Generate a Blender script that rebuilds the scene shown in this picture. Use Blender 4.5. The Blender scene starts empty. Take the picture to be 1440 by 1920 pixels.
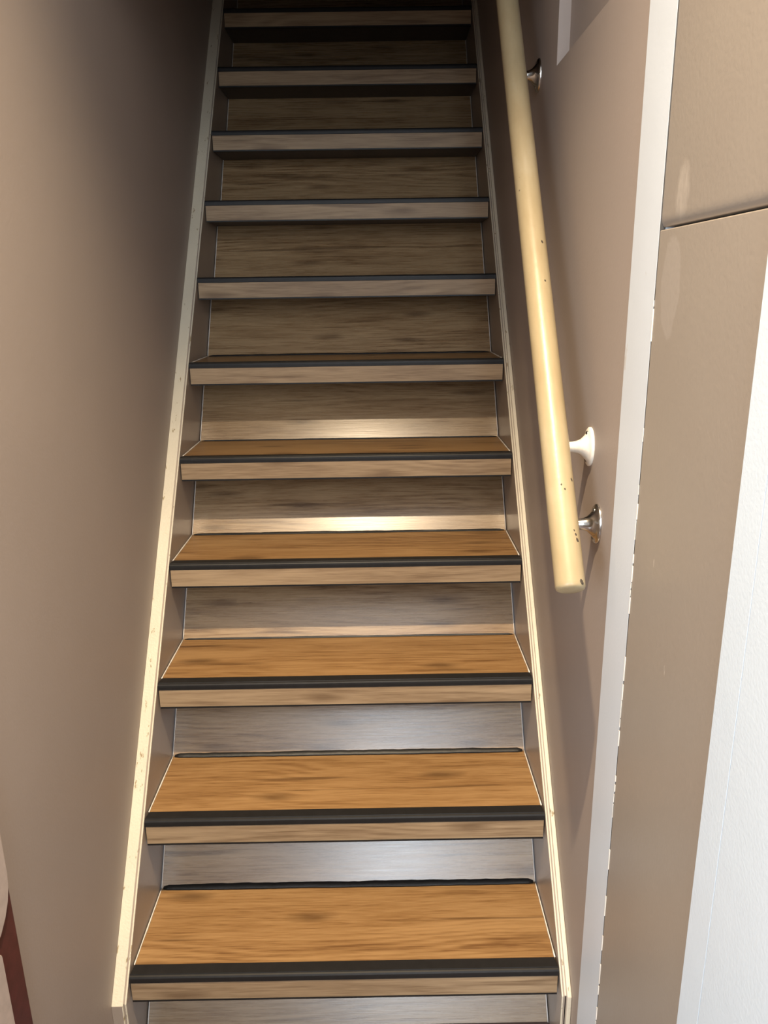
import bpy, bmesh, math, random
from mathutils import Vector, Matrix

random.seed(4)
scn = bpy.context.scene
COL = scn.collection

# ------------------------------------------------------------------ camera
cam_d = bpy.data.cameras.new('camera')
cam_d.sensor_fit = 'VERTICAL'
cam_d.sensor_height = 36.0
cam_d.sensor_width = 27.0
cam_d.lens = 27.0
cam_d.clip_start = 0.02
cam = bpy.data.objects.new('camera', cam_d)
cam.location = (0.48164, -0.96431, 1.44619)
cam.rotation_euler = (1.28872, 0.0140, -0.00839)
COL.objects.link(cam)
scn.camera = cam

# ------------------------------------------------------------------ light
world = bpy.data.worlds.new('world')
world.use_nodes = True
world.node_tree.nodes['Background'].inputs[0].default_value = (0.55, 0.65, 0.8, 1)
world.node_tree.nodes['Background'].inputs[1].default_value = 0.3
scn.world = world


def aim(o, target):
    o.rotation_euler = (Vector(target) - o.location).to_track_quat('-Z', 'Y').to_euler()


# warm recessed downlight in the hall ceiling just before the stairs
sd = bpy.data.lights.new('ceiling_downlight', 'SPOT')
sd.energy = 450
sd.color = (1.0, 0.80, 0.54)
sd.spot_size = math.radians(90)
sd.spot_blend = 1.0
sd.shadow_soft_size = 0.022
spot = bpy.data.objects.new('ceiling_downlight', sd)
spot.location = (0.39, -0.50, 3.10)
COL.objects.link(spot)

# daylight through the tall window in the hall, behind the camera on the left
ad = bpy.data.lights.new('window_daylight', 'AREA')
ad.shape = 'RECTANGLE'
ad.size = 1.0
ad.size_y = 2.0
ad.energy = 130
ad.color = (0.80, 0.90, 1.0)
day = bpy.data.objects.new('window_daylight', ad)
day.location = (-1.27, -2.77, 1.55)
aim(day, (-1.27, 5.0, 1.55))
COL.objects.link(day)

# daylight through the glazed entrance door behind the camera
gd = bpy.data.lights.new('entrance_daylight', 'AREA')
gd.shape = 'RECTANGLE'
gd.size = 0.5
gd.size_y = 1.95
gd.energy = 43
gd.color = (0.78, 0.89, 1.0)
glaze = bpy.data.objects.new('entrance_daylight', gd)
glaze.location = (0.52, -2.77, 2.12)
aim(glaze, (0.52, 5.0, 2.12))
COL.objects.link(glaze)

scn.view_settings.view_transform = 'Standard'
scn.view_settings.look = 'None'
scn.view_settings.gamma = 1.0
scn.view_settings.use_curve_mapping = False
scn.view_settings.exposure = 0.0

# ------------------------------------------------------------------ dimensions
RISE, RUN = 0.20994, 0.16971
DEPTH = 0.22395            # nosing front to riser
W = 0.80
HB = 0.0433                # nosing board height
TZ = 0.012                 # tread surface above nosing board top
NSTEP = 13
KR = 0.68                  # risers lean: top further back than the foot
FLOOR = 0.036
WR = 0.821                 # right wall face
XL0, XLS = -0.0285, -0.0055  # left wall face: x = XL0 + XLS*y
SL = RISE / RUN


# ------------------------------------------------------------------ helpers
def add_box(bm, x0, x1, y0, y1, z0, z1):
    v = [bm.verts.new((x, y, z)) for z in (z0, z1) for y in (y0, y1) for x in (x0, x1)]
    for f in ((0, 2, 3, 1), (4, 5, 7, 6), (0, 1, 5, 4), (2, 6, 7, 3), (0, 4, 6, 2), (1, 3, 7, 5)):
        bm.faces.new([v[i] for i in f])


def add_prism_x(bm, prof, x0, x1):
    """profile in (y, z), extruded along x"""
    a = [bm.verts.new((x0, y, z)) for y, z in prof]
    b = [bm.verts.new((x1, y, z)) for y, z in prof]
    n = len(prof)
    for i in range(n):
        j = (i + 1) % n
        bm.faces.new((a[i], a[j], b[j], b[i]))
    bm.faces.new(a[::-1])
    bm.faces.new(b)


def finish(bm, bevel=0.0, seg=2):
    bmesh.ops.recalc_face_normals(bm, faces=bm.faces)
    if bevel:
        bmesh.ops.bevel(bm, geom=bm.edges[:], offset=bevel, segments=seg, profile=0.5,
                        affect='EDGES', clamp_overlap=True)
    return bm


def mesh_of(bm, name, mat, smooth=False, split=None):
    me = bpy.data.meshes.new(name)
    bm.to_mesh(me)
    bm.free()
    if mat:
        me.materials.append(mat)
    if smooth:
        for p in me.polygons:
            p.use_smooth = True
        if split:
            me.set_sharp_from_angle(angle=math.radians(split))
    return me


def link(name, me, parent=None, loc=(0, 0, 0)):
    o = bpy.data.objects.new(name, me)
    COL.objects.link(o)
    o.location = loc
    if parent:
        o.parent = parent
    return o


def obj(name, bm, mat, parent=None, loc=(0, 0, 0), smooth=False, split=None):
    return link(name, mesh_of(bm, name, mat, smooth, split), parent, loc)


def empty(name, loc=(0, 0, 0)):
    o = bpy.data.objects.new(name, None)
    o.empty_display_size = 0.05
    o.location = loc
    COL.objects.link(o)
    return o


def tag(o, label=None, cat=None, group=None, kind=None):
    for k, v in (('label', label), ('category', cat), ('group', group), ('kind', kind)):
        if v:
            o[k] = v
    return o


def box(name, b, mat, parent=None, bevel=0.0, seg=2, off=(0, 0, 0)):
    bm = bmesh.new()
    add_box(bm, *b)
    finish(bm, bevel, seg)
    return obj(name, bm, mat, parent, off)


# ------------------------------------------------------------------ materials
class NT:
    def __init__(self, name):
        self.m = bpy.data.materials.new(name)
        self.m.use_nodes = True
        self.t = self.m.node_tree
        self.b = self.t.nodes['Principled BSDF']

    def n(self, typ, **kw):
        nd = self.t.nodes.new(typ)
        for k, v in kw.items():
            setattr(nd, k, v)
        return nd

    def l(self, a, b):
        self.t.links.new(a, b)

    def val(self, sock, v):
        if hasattr(v, 'is_output'):
            self.l(v, sock)
        else:
            sock.default_value = v

    def math(self, op, a, b=0.0, clamp=False):
        nd = self.n('ShaderNodeMath', operation=op, use_clamp=clamp)
        self.val(nd.inputs[0], a)
        self.val(nd.inputs[1], b)
        return nd.outputs[0]

    def mix(self, fac, a, b, blend='MIX'):
        nd = self.n('ShaderNodeMix', data_type='RGBA', blend_type=blend)
        self.val(nd.inputs[0], fac)
        for s, v in ((nd.inputs[6], a), (nd.inputs[7], b)):
            if hasattr(v, 'is_output'):
                self.l(v, s)
            else:
                s.default_value = (*v, 1) if len(v) == 3 else v
        return nd.outputs[2]

    def ramp(self, fac, stops, interp='LINEAR'):
        nd = self.n('ShaderNodeValToRGB')
        cr = nd.color_ramp
        cr.interpolation = interp
        while len(cr.elements) < len(stops):
            cr.elements.new(0.5)
        for e, (p, c) in zip(cr.elements, stops):
            e.position = p
            e.color = (c, c, c, 1) if isinstance(c, (int, float)) else (*c, 1)
        self.l(fac, nd.inputs[0])
        return nd.outputs[0]

    def coords(self, rand=0.0, src='Object'):
        tc = self.n('ShaderNodeTexCoord')
        out = tc.outputs[src]
        if rand:
            oi = self.n('ShaderNodeObjectInfo')
            cb = self.n('ShaderNodeCombineXYZ')
            self.l(self.math('MULTIPLY', oi.outputs['Random'], rand), cb.inputs[0])
            self.l(self.math('MULTIPLY', oi.outputs['Random'], rand * 3.7), cb.inputs[1])
            self.l(self.math('MULTIPLY', oi.outputs['Random'], rand * 2.3), cb.inputs[2])
            va = self.n('ShaderNodeVectorMath', operation='ADD')
            self.l(out, va.inputs[0])
            self.l(cb.outputs[0], va.inputs[1])
            out = va.outputs[0]
        return out

    def scaled(self, vec, s):
        mp = self.n('ShaderNodeMapping')
        mp.inputs['Scale'].default_value = s
        self.l(vec, mp.inputs['Vector'])
        return mp.outputs[0]

    def noise(self, vec, scale=1.0, detail=4.0, rough=0.55, dist=0.0):
        nd = self.n('ShaderNodeTexNoise')
        nd.inputs['Scale'].default_value = scale
        nd.inputs['Detail'].default_value = detail
        nd.inputs['Roughness'].default_value = rough
        nd.inputs['Distortion'].default_value = dist
        self.l(vec, nd.inputs['Vector'])
        return nd.outputs['Fac']

    def bump(self, h, strength=0.2, dist=0.002):
        nd = self.n('ShaderNodeBump')
        nd.inputs['Strength'].default_value = strength
        nd.inputs['Distance'].default_value = dist
        self.l(h, nd.inputs['Height'])
        self.l(nd.outputs[0], self.b.inputs['Normal'])

    def color(self, c):
        self.val(self.b.inputs['Base Color'], c if hasattr(c, 'is_output') else (*c, 1))

    def rough(self, r):
        self.val(self.b.inputs['Roughness'], r)


def wood_material(name, light, mid, dark, knot, rough=0.36, spec=0.5, coat=0.0):
    t = NT(name)
    v = t.coords(rand=9.0)
    broad = t.noise(t.scaled(v, (2.1, 16.0, 16.0)), 1.0, 4, 0.55, 0.8)
    # flowing cathedral figure: narrow bands bent by slow noise
    warp = t.noise(t.scaled(v, (1.1, 5.0, 5.0)), 1.0, 2, 0.5)
    sep = t.n('ShaderNodeSeparateXYZ')
    t.l(v, sep.inputs[0])
    yz = t.math('ADD', sep.outputs[1], sep.outputs[2])
    fine = t.noise(t.scaled(v, (9.0, 260.0, 260.0)), 1.0, 3, 0.65)
    streak = t.noise(t.scaled(v, (3.0, 60.0, 60.0)), 1.0, 4, 0.6, 0.3)
    ph = t.math('ADD', t.math('MULTIPLY', yz, 380.0), t.math('ADD', t.math('MULTIPLY', warp, 80.0), t.math('MULTIPLY', streak, 9.0)))
    rings = t.math('ADD', t.math('MULTIPLY', t.math('SINE', ph), 0.5), 0.5)
    patchy = t.noise(t.scaled(v, (2.2, 7.0, 7.0)), 1.0, 2, 0.5)
    ringw = t.ramp(patchy, [(0.46, 0.0), (0.66, 0.20)])
    pores = t.noise(t.scaled(v, (22.0, 420.0, 420.0)), 1.0, 2, 0.5)
    f = t.math('ADD', t.math('MULTIPLY', broad, 0.66), t.math('MULTIPLY', streak, 0.38))
    f = t.math('ADD', f, t.math('MULTIPLY', t.math('SUBTRACT', rings, 0.5), ringw))
    f = t.math('ADD', f, t.math('MULTIPLY', t.math('SUBTRACT', fine, 0.5), 0.55))
    f = t.math('ADD', f, t.math('MULTIPLY', t.math('SUBTRACT', pores, 0.5), 0.35))
    col = t.ramp(f, [(0.30, dark), (0.47, mid), (0.62, light), (0.85, tuple(min(1, c * 1.18) for c in light))])
    # sparse dark cracks along the grain
    crack = t.noise(t.scaled(v, (2.6, 46.0, 46.0)), 1.0, 2, 0.4, 0.25)
    cmask = t.ramp(crack, [(0.27, 1.0), (0.34, 0.0)])
    col = t.mix(t.math('MULTIPLY', cmask, 0.6), col, knot)
    # knots
    vo = t.n('ShaderNodeTexVoronoi')
    vo.voronoi_dimensions = '2D'
    vo.inputs['Scale'].default_value = 1.0
    vo.inputs['Randomness'].default_value = 1.0
    wob = t.n('ShaderNodeVectorMath', operation='ADD')
    flat = t.n('ShaderNodeCombineXYZ')
    t.l(sep.outputs[0], flat.inputs[0])
    t.l(yz, flat.inputs[1])
    sv = t.scaled(flat.outputs[0], (3.6, 13.0, 1.0))
    nz = t.n('ShaderNodeTexNoise')
    nz.inputs['Scale'].default_value = 3.0
    t.l(sv, nz.inputs['Vector'])
    sc = t.n('ShaderNodeVectorMath', operation='SCALE')
    sc.inputs['Scale'].default_value = 0.16
    t.l(nz.outputs['Color'], sc.inputs[0])
    t.l(sv, wob.inputs[0])
    t.l(sc.outputs[0], wob.inputs[1])
    t.l(wob.outputs[0], vo.inputs['Vector'])
    km = t.ramp(vo.outputs['Distance'], [(0.05, 0.9), (0.22, 0.0)])
    csep = t.n('ShaderNodeSeparateColor')
    t.l(vo.outputs['Color'], csep.inputs[0])
    pick = t.math('GREATER_THAN', csep.outputs[0], 0.62)
    kfac = t.math('MULTIPLY', t.math('MULTIPLY', km, pick), t.math('ADD', t.math('MULTIPLY', streak, 0.9), 0.2))
    col = t.mix(kfac, col, knot)
    t.color(col)
    t.rough(t.math('ADD', t.math('MULTIPLY', fine, 0.16), rough - 0.08))
    t.b.inputs['Specular IOR Level'].default_value = spec
    t.b.inputs['Coat Weight'].default_value = coat
    t.b.inputs['Coat Roughness'].default_value = 0.28
    t.bump(t.math('ADD', fine, t.math('MULTIPLY', streak, 0.6)), 0.10, 0.0012)
    return t.m


OAK_L, OAK_M, OAK_D, OAK_K = (0.325, 0.188, 0.079), (0.262, 0.142, 0.055), (0.155, 0.075, 0.027), (0.075, 0.034, 0.012)
M_OAK = wood_material('oak_laminate', OAK_L, OAK_M, OAK_D, OAK_K)
M_OAKR = wood_material('oak_laminate_riser', (0.36, 0.240, 0.130), (0.285, 0.180, 0.092), (0.18, 0.105, 0.050), (0.09, 0.048, 0.022), 0.28, 1.0, 0.4)

M_OAKB = wood_material('oak_laminate_edge', (0.37, 0.26, 0.155), (0.30, 0.205, 0.12), (0.21, 0.135, 0.075), (0.12, 0.066, 0.032), 0.50, 0.35)


def paint(name, base, var=0.06, rough=0.5, scale=3.0, speck=None, bumpy=0.06, rnd=0.0):
    t = NT(name)
    v = t.coords(rand=rnd)
    n1 = t.noise(v, scale, 3, 0.5)
    lo = tuple(c * (1 - var) for c in base)
    hi = tuple(min(1, c * (1 + var)) for c in base)
    col = t.ramp(n1, [(0.3, lo), (0.7, hi)])
    if speck:
        scol, sscale, thr, streakv = speck
        n2 = t.noise(t.scaled(v, streakv), sscale, 4, 0.7)
        col = t.mix(t.ramp(n2, [(thr, 0.0), (thr + 0.03, 1.0)]), col, scol)
    t.color(col)
    t.rough(rough)
    n3 = t.noise(v, 220.0, 2, 0.5)
    n4 = t.noise(v, 14.0, 2, 0.5)
    t.bump(t.math('ADD', n3, t.math('MULTIPLY', n4, 1.5)), bumpy, 0.003)
    return t.m


TAUPE = (0.335, 0.274, 0.236)
M_WALL = paint('taupe_wall_paint', TAUPE, 0.04, 0.55, 2.2, ((0.42, 0.36, 0.32), 40.0, 0.755, (1, 1, 1)))
M_STR = paint('taupe_stringer_paint', (0.33, 0.268, 0.22), 0.05, 0.33, 5.0)
M_CAP = paint('cream_white_paint', (0.66, 0.59, 0.46), 0.06, 0.4, 6.0, ((0.33, 0.25, 0.14), 11.0, 0.63, (6, 2, 2)), 0.25)
M_TRIM = paint('white_trim_paint', (0.60, 0.635, 0.675), 0.03, 0.42, 5.0, ((0.52, 0.50, 0.48), 26.0, 0.68, (1, 1, 0.4)), 0.05)
M_DOOR = paint('white_door_paint', (0.60, 0.67, 0.735), 0.02, 0.4, 4.0, None, 0.08)
M_CEIL = paint('ceiling_paint', (0.60, 0.58, 0.56), 0.03, 0.7)
M_CAULK = paint('white_caulk', (0.80, 0.74, 0.66), 0.06, 0.5, 30.0)


def plain(name, col, rough=0.5, metal=0.0, noise=0.0, bump=0.0):
    t = NT(name)
    v = t.coords()
    n = t.noise(v, 60.0, 4, 0.6)
    k = noise
    t.color(t.ramp(n, [(0.3, tuple(c * (1 - k) for c in col)), (0.7, tuple(min(1, c * (1 + k)) for c in col))]))
    t.rough(rough)
    t.b.inputs['Metallic'].default_value = metal
    if bump:
        t.bump(n, bump, 0.002)
    return t.m


M_BLACK = plain('black_vinyl_trim', (0.014, 0.0130, 0.0130), 0.48, 0, 0.15, 0.03)
M_BLACK.node_tree.nodes['Principled BSDF'].inputs['Specular IOR Level'].default_value = 0.3
M_SEAL = plain('black_sealant', (0.008, 0.0075, 0.0075), 0.5, 0, 0.3, 0.35)
M_DARK = plain('dark_underside', (0.06, 0.04, 0.025), 0.6, 0, 0.2)
M_CHROME = plain('satin_chrome', (0.58, 0.56, 0.53), 0.2, 1.0, 0.05)
M_BRWHITE = plain('chipped_white_paint', (0.80, 0.74, 0.64), 0.4, 0, 0.08, 0.5)
M_SCREW = plain('screw_steel', (0.25, 0.24, 0.22), 0.3, 1.0, 0.2)
M_MAROON = plain('maroon_leatherette', (0.075, 0.016, 0.016), 0.5, 0, 0.2, 0.1)
M_BEIGE = plain('beige_padding', (0.46, 0.37, 0.32), 0.7, 0, 0.08, 0.1)
M_CRACK = plain('dark_gap', (0.05, 0.045, 0.04), 0.8, 0, 0.3)


def panel_material():
    """taupe panel paint with filler smears and scratched spots near the joint (z is panel height)"""
    t = NT('taupe_panel_paint')
    v = t.coords()
    n1 = t.noise(v, 2.5, 3, 0.5)
    col = t.ramp(n1, [(0.3, (0.275, 0.23, 0.19)), (0.7, (0.30, 0.255, 0.21))])
    sep = t.n('ShaderNodeSeparateXYZ')
    t.l(v, sep.inputs[0])
    nn = t.noise(v, 45.0, 4, 0.6)
    n2 = t.noise(t.scaled(v, (1, 60, 12)), 3.0, 3, 0.6)

    def blob(cy, cz, ry, rz, inner=0.55):
        dy = t.math('DIVIDE', t.math('SUBTRACT', sep.outputs[1], cy), ry)
        dz = t.math('DIVIDE', t.math('SUBTRACT', sep.outputs[2], cz), rz)
        r = t.math('SQRT', t.math('ADD', t.math('MULTIPLY', dy, dy), t.math('MULTIPLY', dz, dz)))
        r = t.math('ADD', r, t.math('MULTIPLY', t.math('SUBTRACT', nn, 0.5), 0.5))
        return t.ramp(r, [(inner, 1.0), (1.0, 0.0)])
    smear = t.math('MULTIPLY', blob(-0.062, 1.545, 0.022, 0.034), t.math('MULTIPLY', n2, 1.1))
    col = t.mix(smear, col, (0.44, 0.38, 0.32))
    patch = blob(-0.052, 1.445, 0.030, 0.060, 0.9)
    col = t.mix(t.math('MULTIPLY', patch, 0.35), col, (0.38, 0.33, 0.29))
    sp = t.noise(t.scaled(v, (1, 1, 0.35)), 55.0, 3, 0.6)
    col = t.mix(t.ramp(sp, [(0.735, 0.0), (0.76, 1.0)]), col, (0.48, 0.42, 0.36))
    t.color(col)
    t.rough(0.4)
    t.bump(t.math('ADD', t.noise(v, 160.0, 2, 0.5), t.math('MULTIPLY', smear, 2.0)), 0.07, 0.003)
    return t.m


def rail_material():
    t = NT('worn_cream_rail_paint')
    v = t.coords()
    n1 = t.noise(t.scaled(v, (6, 1.5, 1.5)), 3.0, 4, 0.6)
    col = t.ramp(n1, [(0.3, (0.33, 0.248, 0.135)), (0.55, (0.385, 0.305, 0.18)), (0.75, (0.44, 0.37, 0.25))])
    n2 = t.noise(v, 70.0, 4, 0.7)
    col = t.mix(t.ramp(n2, [(0.63, 0.0), (0.70, 0.6)]), col, (0.33, 0.26, 0.16))
    n3 = t.noise(v, 28.0, 5, 0.7)
    col = t.mix(t.ramp(n3, [(0.685, 0.0), (0.70, 0.9)]), col, (0.09, 0.07, 0.05))
    t.color(col)
    t.rough(0.36)
    t.bump(t.noise(v, 60.0, 3, 0.6), 0.12, 0.003)
    return t.m


def floor_material():
    t = NT('brown_floor_tile')
    v = t.coords()
    n1 = t.noise(v, 5.0, 4, 0.6)
    t.color(t.ramp(n1, [(0.3, (0.10, 0.065, 0.055)), (0.7, (0.15, 0.10, 0.085))]))
    t.rough(0.25)
    t.bump(n1, 0.01, 0.002)
    return t.m


M_PANEL = panel_material()
M_RAIL = rail_material()
M_FLOOR = floor_material()


# ------------------------------------------------------------------ room shell
YB, YE = -2.8, 2.9          # hall back, stairwell end
ZT = 5.9
ZH = 3.2                     # hall ceiling
LEFT_END = -0.90            # the stair wall on the left stops here, hall opens


def xl(y):
    return XL0 + XLS * y


box('floor', (-1.9, 1.0, YB, 0.5, FLOOR - 0.1, FLOOR), M_FLOOR)['kind'] = 'structure'

bm = bmesh.new()
v0 = [bm.verts.new(c) for c in ((xl(LEFT_END), LEFT_END, FLOOR - 0.1), (xl(YE), YE, FLOOR - 0.1), (-0.2, YE, FLOOR - 0.1), (-0.2, LEFT_END, FLOOR - 0.1))]
v1 = [bm.verts.new((v.co.x, v.co.y, ZT)) for v in v0]
for i in range(4):
    j = (i + 1) % 4
    bm.faces.new((v0[i], v0[j], v1[j], v1[i]))
bm.faces.new(v0[::-1])
bm.faces.new(v1)
finish(bm)
obj('wall_left', bm, M_WALL)['kind'] = 'structure'

# right stair wall with a niche cut into it above z = 1.84
bm = bmesh.new()
NZ, NY, ND = 1.840, 0.632, 0.022
add_box(bm, WR + ND, WR + 0.16, -0.02, YE, FLOOR - 0.1, ZT)          # wall core
add_box(bm, WR, WR + ND, 0.05, YE, FLOOR - 0.1, NZ)                   # lower face layer
add_box(bm, WR, WR + ND, NY, YE, NZ, ZT)                              # upper face layer beyond the niche
finish(bm)
wall_right = obj('wall_right', bm, M_WALL)
wall_right['kind'] = 'structure'

box('wall_back', (-1.9, 1.0, YB - 0.1, YB, FLOOR - 0.1, ZT), M_CEIL)['kind'] = 'structure'
box('wall_hall', (-1.9, -1.8, YB, LEFT_END, FLOOR - 0.1, ZT), M_WALL)['kind'] = 'structure'
box('wall_return', (-1.9, -0.2, LEFT_END, LEFT_END + 0.12, FLOOR - 0.1, ZT), M_WALL)['kind'] = 'structure'
box('wall_end', (-0.2, 1.0, YE, YE + 0.1, FLOOR - 0.1, ZT), M_WALL)['kind'] = 'structure'
box('ceiling', (-1.9, 1.0, YB - 0.1, 0.60, ZH, ZH + 0.2), M_CEIL)['kind'] = 'structure'
# unseen raked soffit, added low to keep light off the upper flight
bm = bmesh.new()
SY, SZ = 0.60, 2.06
add_prism_x(bm, [(SY, SZ), (YE, SZ + (YE - SY) * SL), (YE, ZT), (SY, ZT)], -0.035, WR)
finish(bm)
obj('added_shade_soffit', bm, M_WALL)['kind'] = 'structure'

# panels on the right beside the foot of the stairs
XT = 0.816                   # face of the white trim
pan = box('wall_panelled', (WR + 0.012, WR + 0.16, -0.36, 0.02, FLOOR - 0.1, ZT), M_CRACK)
pan['kind'] = 'structure'
box('panel', (XT + 0.0004, WR + 0.014, -0.292, -0.0046, FLOOR, 1.5085), M_PANEL, pan, 0.0012)
# upper panel: its lower edge is rounded back into the joint
bm = bmesh.new()
xf = XT + 0.0012
lip = [(xf + 0.0040, 1.5118), (xf + 0.0030, 1.5124), (xf + 0.0018, 1.5142), (xf + 0.0008, 1.5175), (xf + 0.0002, 1.5215), (xf, 1.5260), (xf, 4.2), (WR + 0.014, 4.2), (WR + 0.014, 1.5118)]
va = [bm.verts.new((x, -0.292, z)) for x, z in lip]
vb = [bm.verts.new((x, -0.0046, z)) for x, z in lip]
for i in range(len(lip)):
    j = (i + 1) % len(lip)
    bm.faces.new((va[i], va[j], vb[j], vb[i]))
bm.faces.new(va)
bm.faces.new(vb[::-1])
finish(bm)
obj('panel', bm, M_PANEL, pan, smooth=True, split=35)

t1 = box('trim_1', (XT, WR + 0.02, -0.004, 0.094, FLOOR, 4.2), M_TRIM, None, 0.0010)
t1['kind'] = 'structure'
# broken caulk bead between trim and panels: little lumps with gaps
bm = bmesh.new()
z = 0.06
rr = random.Random(7)
while z < 1.49:
    L = rr.uniform(0.006, 0.05)
    if rr.random() < 0.72:
        w = rr.uniform(0.0003, 0.0015)
        add_box(bm, XT - 0.0005, WR, -0.0043 - w, -0.0036, z, z + L)
    z += L + rr.uniform(0.001, 0.006)
finish(bm)
o = obj('caulk_bead', bm, M_CAULK, t1)
box('caulk_gap', (XT + 0.0002, WR + 0.001, -0.0050, -0.0036, 0.05, 2.6), M_CRACK, t1)

# white door at the far right with its frame
XD = 0.812
door = empty('door_1', (XD, -0.6, FLOOR))
door['kind'] = 'structure'


def dbox(name, b, mat, bevel=0.002):
    bm = bmesh.new()
    add_box(bm, b[0] - XD, b[1] - XD, b[2] + 0.6, b[3] + 0.6, b[4] - FLOOR, b[5] - FLOOR)
    finish(bm, bevel)
    return obj(name, bm, mat, door)


dbox('door_frame', (XD, XD + 0.05, -0.3286, -0.283, FLOOR, 4.2), M_DOOR, 0.0003)
dbox('door_leaf', (XD, XD + 0.045, -1.25, -0.3298, FLOOR, 4.2), M_DOOR, 0.0003)
dbox('door_gap', (XD + 0.0008, XD + 0.045, -0.3300, -0.3284, FLOOR, 4.2), M_CRACK, 0)
dbox('door_frame', (XD, XD + 0.05, -1.30, -1.252, FLOOR, 4.2), M_DOOR)
box('wall_right_hall', (WR, WR + 0.16, YB, -1.30, FLOOR - 0.1, ZT), M_WALL)['kind'] = 'structure'
box('wall_behind_door', (WR + 0.06, WR + 0.16, -1.30, -0.36, FLOOR - 0.1, ZT), M_WALL)['kind'] = 'structure'

# ------------------------------------------------------------------ staircase
stairs = empty('staircase', (0, 0, FLOOR))
tag(stairs, 'steep straight staircase clad in oak laminate with black nosing strips', 'staircase')
Z0 = FLOOR


def smesh(name, fn, mat, bevel=0.0, seg=2, smooth=False):
    bm = bmesh.new()
    fn(bm)
    finish(bm, bevel, seg)
    return mesh_of(bm, name, mat, smooth, 40 if smooth else None)


G = 0.0012
# tread: origin at nosing front, at nosing board top
me_tread = smesh('tread', lambda b: add_box(b, G, W - G, 0.020, DEPTH + 0.006, -0.002, TZ), M_OAK)
# black nosing profile: top flange, fine groove, rounded front
prof = [(0.030, TZ - 0.001), (0.0295, TZ + 0.0016), (0.0075, TZ + 0.0022), (0.0068, TZ + 0.0010), (0.0058, TZ + 0.0010), (0.0050, TZ + 0.0020),
        (0.0022, TZ + 0.0010), (0.0004, TZ - 0.0015), (0.0, TZ - 0.005), (0.0, 0.0006), (0.0008, 0.0), (0.0040, 0.0), (0.020, TZ - 0.003)]
bm = bmesh.new()
add_prism_x(bm, prof, -0.0005, W + 0.0005)
finish(bm)
for vtx in bm.verts:           # the strip ends are cut back at the rear
    k = max(0.0, vtx.co.y - 0.012) / 0.018
    vtx.co.x += (0.0030 * k) if vtx.co.x < W / 2 else (-0.0030 * k)
me_nose = mesh_of(bm, 'nosing_strip', M_BLACK)
me_board = smesh('nosing_board', lambda b: add_box(b, G, W - G, 0.0008, 0.012, -HB + 0.0036, -0.0002), M_OAKB)
me_edge = smesh('board_edge', lambda b: add_box(b, G, W - G, 0.0, 0.013, -HB, -HB + 0.0036), M_BLACK)
me_under = smesh('tread_underside', lambda b: add_box(b, 0.0, W, 0.012, DEPTH - RUN + KR * 0.155 + 0.004, -HB + 0.0008, -HB + 0.006), M_DARK)
RH = RISE - HB - TZ + 0.003
me_riser = smesh('riser', lambda b: add_prism_x(b, [(0, 0), (KR * RH, RH), (KR * RH + 0.01, RH), (0.01, 0)], G, W - G), M_OAKR)
R0H = RISE - HB - FLOOR + 0.003
me_riser0 = smesh('riser', lambda b: add_prism_x(b, [(0, 0), (KR * R0H, R0H), (KR * R0H + 0.01, R0H), (0.01, 0)], G, W - G), M_OAKR)


def seal_mesh(seed, k=1.0):
    rr = random.Random(seed)
    bm = bmesh.new()
    n = 70
    prev = None
    rings = []
    w = 0.0052
    h = 0.0056
    for i in range(n + 1):
        x = 0.004 + (W - 0.008) * i / n
        w += rr.uniform(-0.0005, 0.0005) + (0.0068 - w) * 0.2
        h += rr.uniform(-0.0005, 0.0005) + (0.0066 - h) * 0.2
        e = (0.55 if i in (0, n) else 1.0) * k
        rings.append([bm.verts.new(c) for c in ((x, 0.0, 0.0), (x, -w * e, 0.0004), (x, -w * 0.82 * e, h * 0.5 * e), (x, -w * 0.30 * e + KR * h * 0.8, h * 0.92 * e), (x, KR * h * e, h * e))])
    for a, b in zip(rings, rings[1:]):
        for k in range(4):
            bm.faces.new((a[k], a[k + 1], b[k + 1], b[k]))
    bm.faces.new(rings[0])
    bm.faces.new(rings[-1][::-1])
    finish(bm)
    return mesh_of(bm, 'joint_seal', M_SEAL, True)


me_seal = [seal_mesh(0), seal_mesh(1), seal_mesh(2, 0.62), seal_mesh(3, 0.5)]


def caulk_mesh(name, vertical, side, ln, seed):
    """thin uneven bead where a tread or riser meets the stringer"""
    rr = random.Random(seed)
    bm = bmesh.new()
    n = 14
    rings = []
    for i in range(n + 1):
        s = ln * i / n
        w = rr.uniform(0.0016, 0.0026)
        pts = ((0, 0), (w, 0), (0.55 * w, 0.55 * w), (0, w))
        ring = []
        for a, c in pts:
            x = side * a
            ring.append(bm.verts.new((x, KR * s - c, s) if vertical else (x, s, c)))
        rings.append(ring)
    for a, b in zip(rings, rings[1:]):
        for k in range(4):
            kk = (k + 1) % 4
            bm.faces.new((a[k], a[kk], b[kk], b[k]))
    bm.faces.new(rings[0])
    bm.faces.new(rings[-1][::-1])
    finish(bm)
    return mesh_of(bm, name, M_CAULK, True)


me_ct = [caulk_mesh('caulk_line', False, s, DEPTH - 0.030, 3 + s) for s in (1, -1)]
me_cr = [caulk_mesh('caulk_line', True, s, RH, 8 + s) for s in (1, -1)]
me_cr0 = [caulk_mesh('caulk_line', True, s, R0H, 12 + s) for s in (1, -1)]

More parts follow.
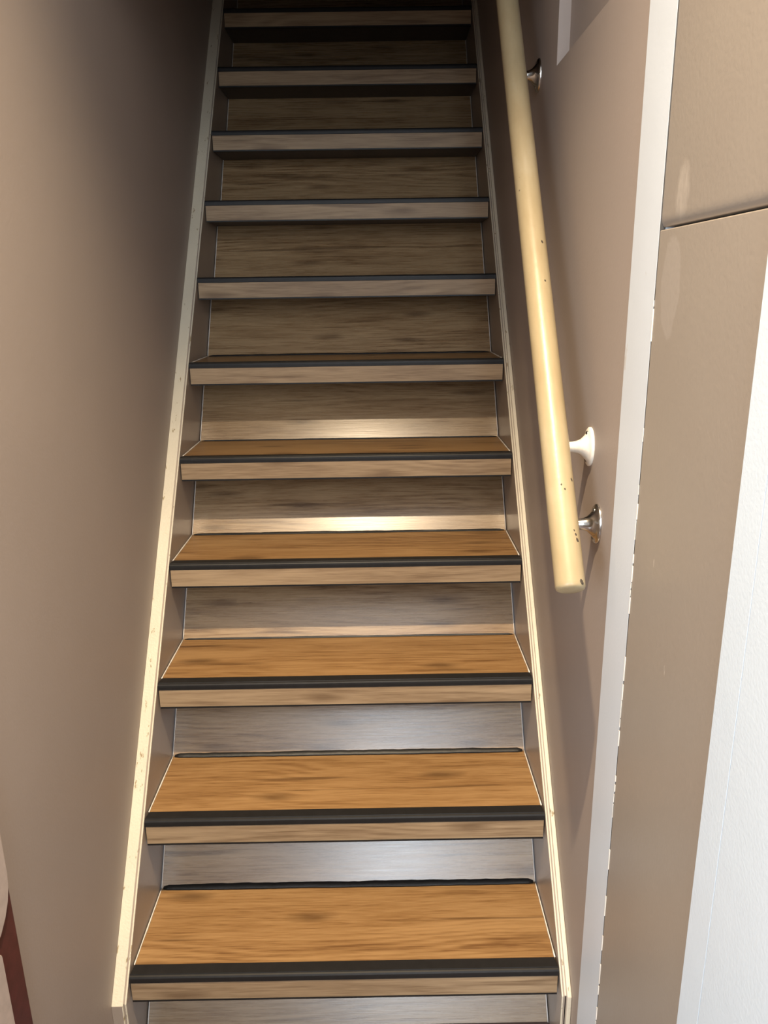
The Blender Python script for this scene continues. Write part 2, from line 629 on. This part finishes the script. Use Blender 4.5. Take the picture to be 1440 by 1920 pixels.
r0 = link('riser', me_riser0, stairs, (0, DEPTH, FLOOR - Z0))
for s in (0, 1):
    link('caulk_line', me_cr0[s], r0, ((0.0, W)[s], 0, 0))
for n in range(1, NSTEP + 1):
    y, zz = n * RUN, n * RISE - Z0
    tr = link('tread', me_tread, stairs, (0, y, zz))
    link('nosing_strip', me_nose, tr)
    link('nosing_board', me_board, tr)
    link('board_edge', me_edge, tr)
    link('tread_underside', me_under, tr)
    for s in (0, 1):
        link('caulk_line', me_ct[s], tr, ((0.0, W)[s], 0.030, TZ))
    if n < NSTEP:
        ri = link('riser', me_riser, stairs, (0, y + DEPTH, zz + TZ))
        link('joint_seal', me_seal[n - 1 if n < 3 else 2 + n % 2], ri)
        for s in (0, 1):
            link('caulk_line', me_cr[s], ri, ((0.0, W)[s], 0, 0))

# stringers: painted board, thin cap strip, groove, outer cap
YF = 0.1490
CL = 0.0040                     # top edge line: z = SL*y + CL
YTOP = NSTEP * RUN + 0.30
COSR = math.cos(math.atan(SL))


def rake_profile(dz, y_front=YF, low=0.60):
    """outline of a raked board: dz lowers the top edge, low is the depth below the top edge"""
    top0 = SL * y_front + CL + dz
    return [(y_front, FLOOR), (y_front, top0), (YTOP, SL * YTOP + CL + dz), (YTOP, SL * YTOP + CL - low), (y_front + 0.45, FLOOR)]


def raked_strip(bm, x0, x1, ztop, thick, y_front):
    """a strip lying on the raked edge and turning down the vertical front"""
    t0 = SL * y_front + CL + ztop
    tk = thick
    pr = [(y_front, FLOOR), (y_front, t0), (YTOP, SL * YTOP + CL + ztop),
          (YTOP, SL * YTOP + CL + ztop - tk / COSR), (y_front + tk, t0 + SL * tk - tk / COSR), (y_front + tk, FLOOR)]
    add_prism_x(bm, pr, x0, x1)


def stringer(side):
    """side -1 left, +1 right; inner face at x = -0.002 / W + 0.002"""
    sg = side
    xi = -0.0022 if side < 0 else W + 0.0022

    def span(a, b):
        p, q = xi + sg * a, xi + sg * b
        return min(p, q), max(p, q)
    bm = bmesh.new()
    add_prism_x(bm, [(yy, z - Z0) for yy, z in rake_profile(-0.003)], *span(0.0, 0.0150))
    finish(bm)
    st = obj('stringer', bm, M_STR, stairs)
    # thin bright bead on the inner corner
    def strip(name, a, b, ztop, thick, mat, yf, bev=0.0008):
        bm = bmesh.new()
        raked_strip(bm, *span(a, b), ztop, thick, yf)
        finish(bm, bev, 2)
        for vt in bm.verts:
            if side < 0 and vt.co.x < xi - 0.05:      # outer edge follows the slightly skewed wall
                vt.co.x = xl(vt.co.y) + 0.0004
            vt.co.z -= Z0
        return obj(name, bm, mat, st)
    strip('cap_bead', 0.0002, 0.0032, 0.0, 0.010, M_CAP, YF - 0.002)
    if side < 0:
        strip('cap_groove', 0.0030, 0.0062, -0.0045, 0.010, M_STR, YF + 0.001, 0)
        cb = strip('cap_board', 0.0060, 0.060, 0.0005, 0.016, M_CAP, YF - 0.004, 0.0015)
        cb.data.materials.append(M_STR)          # the upright end is painted like the stringer
        for pl in cb.data.polygons:
            if pl.normal.y < -0.93:
                pl.material_index = 1
    else:
        strip('cap_groove', 0.0030, 0.0058, -0.0045, 0.010, M_STR, YF + 0.001, 0)
        strip('cap_board', 0.0056, 0.0090, -0.0010, 0.012, M_CAP, YF, 0.0008)
        strip('cap_groove', 0.0090, 0.0102, -0.0040, 0.010, M_STR, YF + 0.001, 0)
        strip('cap_board', 0.0102, 0.0184, 0.0005, 0.014, M_CAP, YF - 0.003, 0.0015)
    return st


stringer(-1)
stringer(1)

# ------------------------------------------------------------------ handrail
A = Vector((0.75, 0.052, 1.031))
B0 = Vector((0.75, 0.79, 1.998))
axis = (B0 - A).normalized()
RR = 0.0216
RAIL_L = (B0 - A).length + 0.95
hand = empty('handrail', (WR, 0.19, 1.09))
tag(hand, 'round cream painted handrail on wall brackets along the right wall', 'handrail')
HO = hand.location


def frame_z(d):
    return d.to_track_quat('Z', 'Y').to_matrix().to_4x4()


bm = bmesh.new()
seg = 28
rings = []
stations = [(0.0, 0.78), (0.0006, 0.86), (0.0022, 0.945), (0.0055, 0.99), (0.010, 1.0)] + [(0.05 + i * (RAIL_L - 0.05) / 12, 1.0) for i in range(13)]
rr = random.Random(3)
for s, k in stations:
    ring = []
    for i in range(seg):
        a = 2 * math.pi * i / seg
        kk = k * (1 + (rr.uniform(-0.015, 0.015) if 0 < s < 0.006 else 0))
        ring.append(bm.verts.new((RR * kk * math.cos(a), RR * kk * math.sin(a), s)))
    rings.append(ring)
for a, b in zip(rings, rings[1:]):
    for i in range(seg):
        j = (i + 1) % seg
        bm.faces.new((a[i], a[j], b[j], b[i]))
c0 = bm.verts.new((0, 0, -0.0012))
for i in range(seg):
    bm.faces.new((rings[0][(i + 1) % seg], rings[0][i], c0))
bm.faces.new(rings[-1])
finish(bm)
me = mesh_of(bm, 'rail', M_RAIL, True, 38)
rail = link('rail', me, hand)
rail.matrix_parent_inverse = Matrix.Identity(4)
rail.matrix_basis = Matrix.Translation(A - HO) @ frame_z(axis)


# dark chips and dents in the paint near the lower end
side_v = (Vector((0.482, -0.964, 1.446)) - A)
side_v = (side_v - axis * side_v.dot(axis)).normalized()
side_u = axis.cross(side_v)
if side_u.x < 0:
    side_u = -side_u
M_CHIP = plain('bare_dark_chip', (0.06, 0.045, 0.03), 0.6, 0, 0.3)
for cs, ang, cr in ((0.070, 52, 0.0022), (0.078, 46, 0.0016), (0.084, 40, 0.0012), (0.008, 50, 0.0032), (0.165, 58, 0.0018), (0.155, 8, 0.0011), (0.148, 20, 0.0012), (0.52, 35, 0.0014), (0.60, 42, 0.0020)):
    dirv = side_v * math.cos(math.radians(ang)) + side_u * math.sin(math.radians(ang))
    bm = bmesh.new()
    bmesh.ops.create_icosphere(bm, subdivisions=2, radius=1.0)
    rq = random.Random(int(cs * 1000))
    for vt in bm.verts:
        k = rq.uniform(0.75, 1.2)
        vt.co = Vector((vt.co.x * cr * k, vt.co.y * cr * 1.5 * k, vt.co.z * 0.0004))
    c = link('paint_chip', mesh_of(bm, 'paint_chip', M_CHIP, True), rail)
    mw = Matrix.Translation(A + axis * cs + dirv * (RR * (0.985 if cs < 0.01 else 1.0))) @ frame_z(dirv)
    c.matrix_parent_inverse = Matrix.Identity(4)
    c.matrix_basis = (Matrix.Translation(A) @ frame_z(axis)).inverted() @ mw


def sweep(bm, pts, radii, seg=16, cap=True):
    rings = []
    for i, p in enumerate(pts):
        d = (pts[min(i + 1, len(pts) - 1)] - pts[max(i - 1, 0)]).normalized()
        m = d.to_track_quat('Z', 'Y').to_matrix()
        rings.append([bm.verts.new(p + m @ Vector((radii[i] * math.cos(2 * math.pi * k / seg), radii[i] * math.sin(2 * math.pi * k / seg), 0))) for k in range(seg)])
    for a, b in zip(rings, rings[1:]):
        for k in range(seg):
            j = (k + 1) % seg
            bm.faces.new((a[k], a[j], b[j], b[k]))
    if cap:
        bm.faces.new(rings[0][::-1])
        bm.faces.new(rings[-1])


def bracket(py, pz, mat, label):
    base = Vector((WR, py, pz))
    # nearest point of the rail axis to the arm tip, in the rail's vertical plane
    tip0 = Vector((A.x + 0.004, py, pz))
    s = (tip0 - A).dot(axis)
    ax = A + axis * s
    to = (ax - tip0)
    touch = ax - to.normalized() * (RR * 0.6)
    # flared horn: disc at wall narrowing to the arm, then bending up into the rail
    prof = [(0.0, 0.0300), (0.0026, 0.0300), (0.0044, 0.0280), (0.0054, 0.0235), (0.0075, 0.0200), (0.011, 0.0160), (0.016, 0.0122), (0.022, 0.0098), (0.030, 0.0084), (0.040, 0.0078)]
    bm = bmesh.new()
    pts = [Vector((-x, 0, 0)) for x, r in prof]
    rad = [r for x, r in prof]
    loc_touch = touch - base
    p_end = pts[-1]
    ctrl = Vector((loc_touch.x, 0, 0))
    for k in range(1, 9):
        u = k / 8
        pts.append(p_end * (1 - u) ** 2 + ctrl * 2 * u * (1 - u) + loc_touch * u * u)
        rad.append(0.0078 + 0.0004 * u)
    sweep(bm, pts, rad, 24)
    # oval, taller than wide wall plate
    for v in bm.verts:
        if v.co.x > -0.012:
            v.co.y *= 0.86
            v.co.z *= 1.06
    finish(bm)
    me = mesh_of(bm, 'bracket', mat, True, 50)
    br = link('bracket', me, hand, base - HO)
    if label:
        br['label'] = label
    for dz in (0.0215, -0.0215):
        bm = bmesh.new()
        sweep(bm, [Vector((0.001, 0, 0)), Vector((-0.0008, 0, 0)), Vector((-0.0022, 0, 0)), Vector((-0.0026, 0, 0))], [0.0042, 0.0042, 0.0030, 0.0008], 12)
        finish(bm)
        link('screw', mesh_of(bm, 'screw', M_SCREW, True, 40), br, (-0.0058, 0, dz))


bracket(0.186, 1.088, M_CHROME, 'lowest bracket of polished chrome')
bracket(0.252, 1.198, M_BRWHITE, 'bracket painted over in chipped cream white')
bracket(0.800, 1.864, M_CHROME, 'chrome bracket high on the dim wall')

# ------------------------------------------------------------------ maroon panel at the lower left
bd = empty('padded_board', (0.0, -0.35, FLOOR))
tag(bd, 'dark maroon upright board with pale beige rounded pads at lower left', 'board')


def bpart(name, fn, mat, bevel, seg=3, smooth=False):
    bm = bmesh.new()
    fn(bm)
    finish(bm, bevel, seg)
    for v in bm.verts:
        v.co.y += 0.35
        v.co.z -= FLOOR
    return obj(name, bm, mat, bd, smooth=smooth, split=40)


bpart('frame_board', lambda b: add_box(b, xl(-0.1) + 0.001, -0.020, -0.56, -0.118, FLOOR, 1.45), M_MAROON, 0.004)


def pad(b, y0, y1, z0, z1, r):
    pts = []
    for cy, cz, a0 in ((y1 - r, z1 - r, 0), (y0 + r, z1 - r, 90), (y0 + r, z0 + r, 180), (y1 - r, z0 + r, 270)):
        for k in range(7):
            a = math.radians(a0 + 15 * k)
            pts.append((cy + r * math.cos(a), cz + r * math.sin(a)))
    add_prism_x(b, pts, -0.022, -0.0165)


bpart('pad', lambda b: pad(b, -0.54, -0.121, 0.642, 1.40, 0.075), M_BEIGE, 0.003)
bpart('pad', lambda b: pad(b, -0.54, -0.1655, 0.10, 0.634, 0.012), M_BEIGE, 0.003)
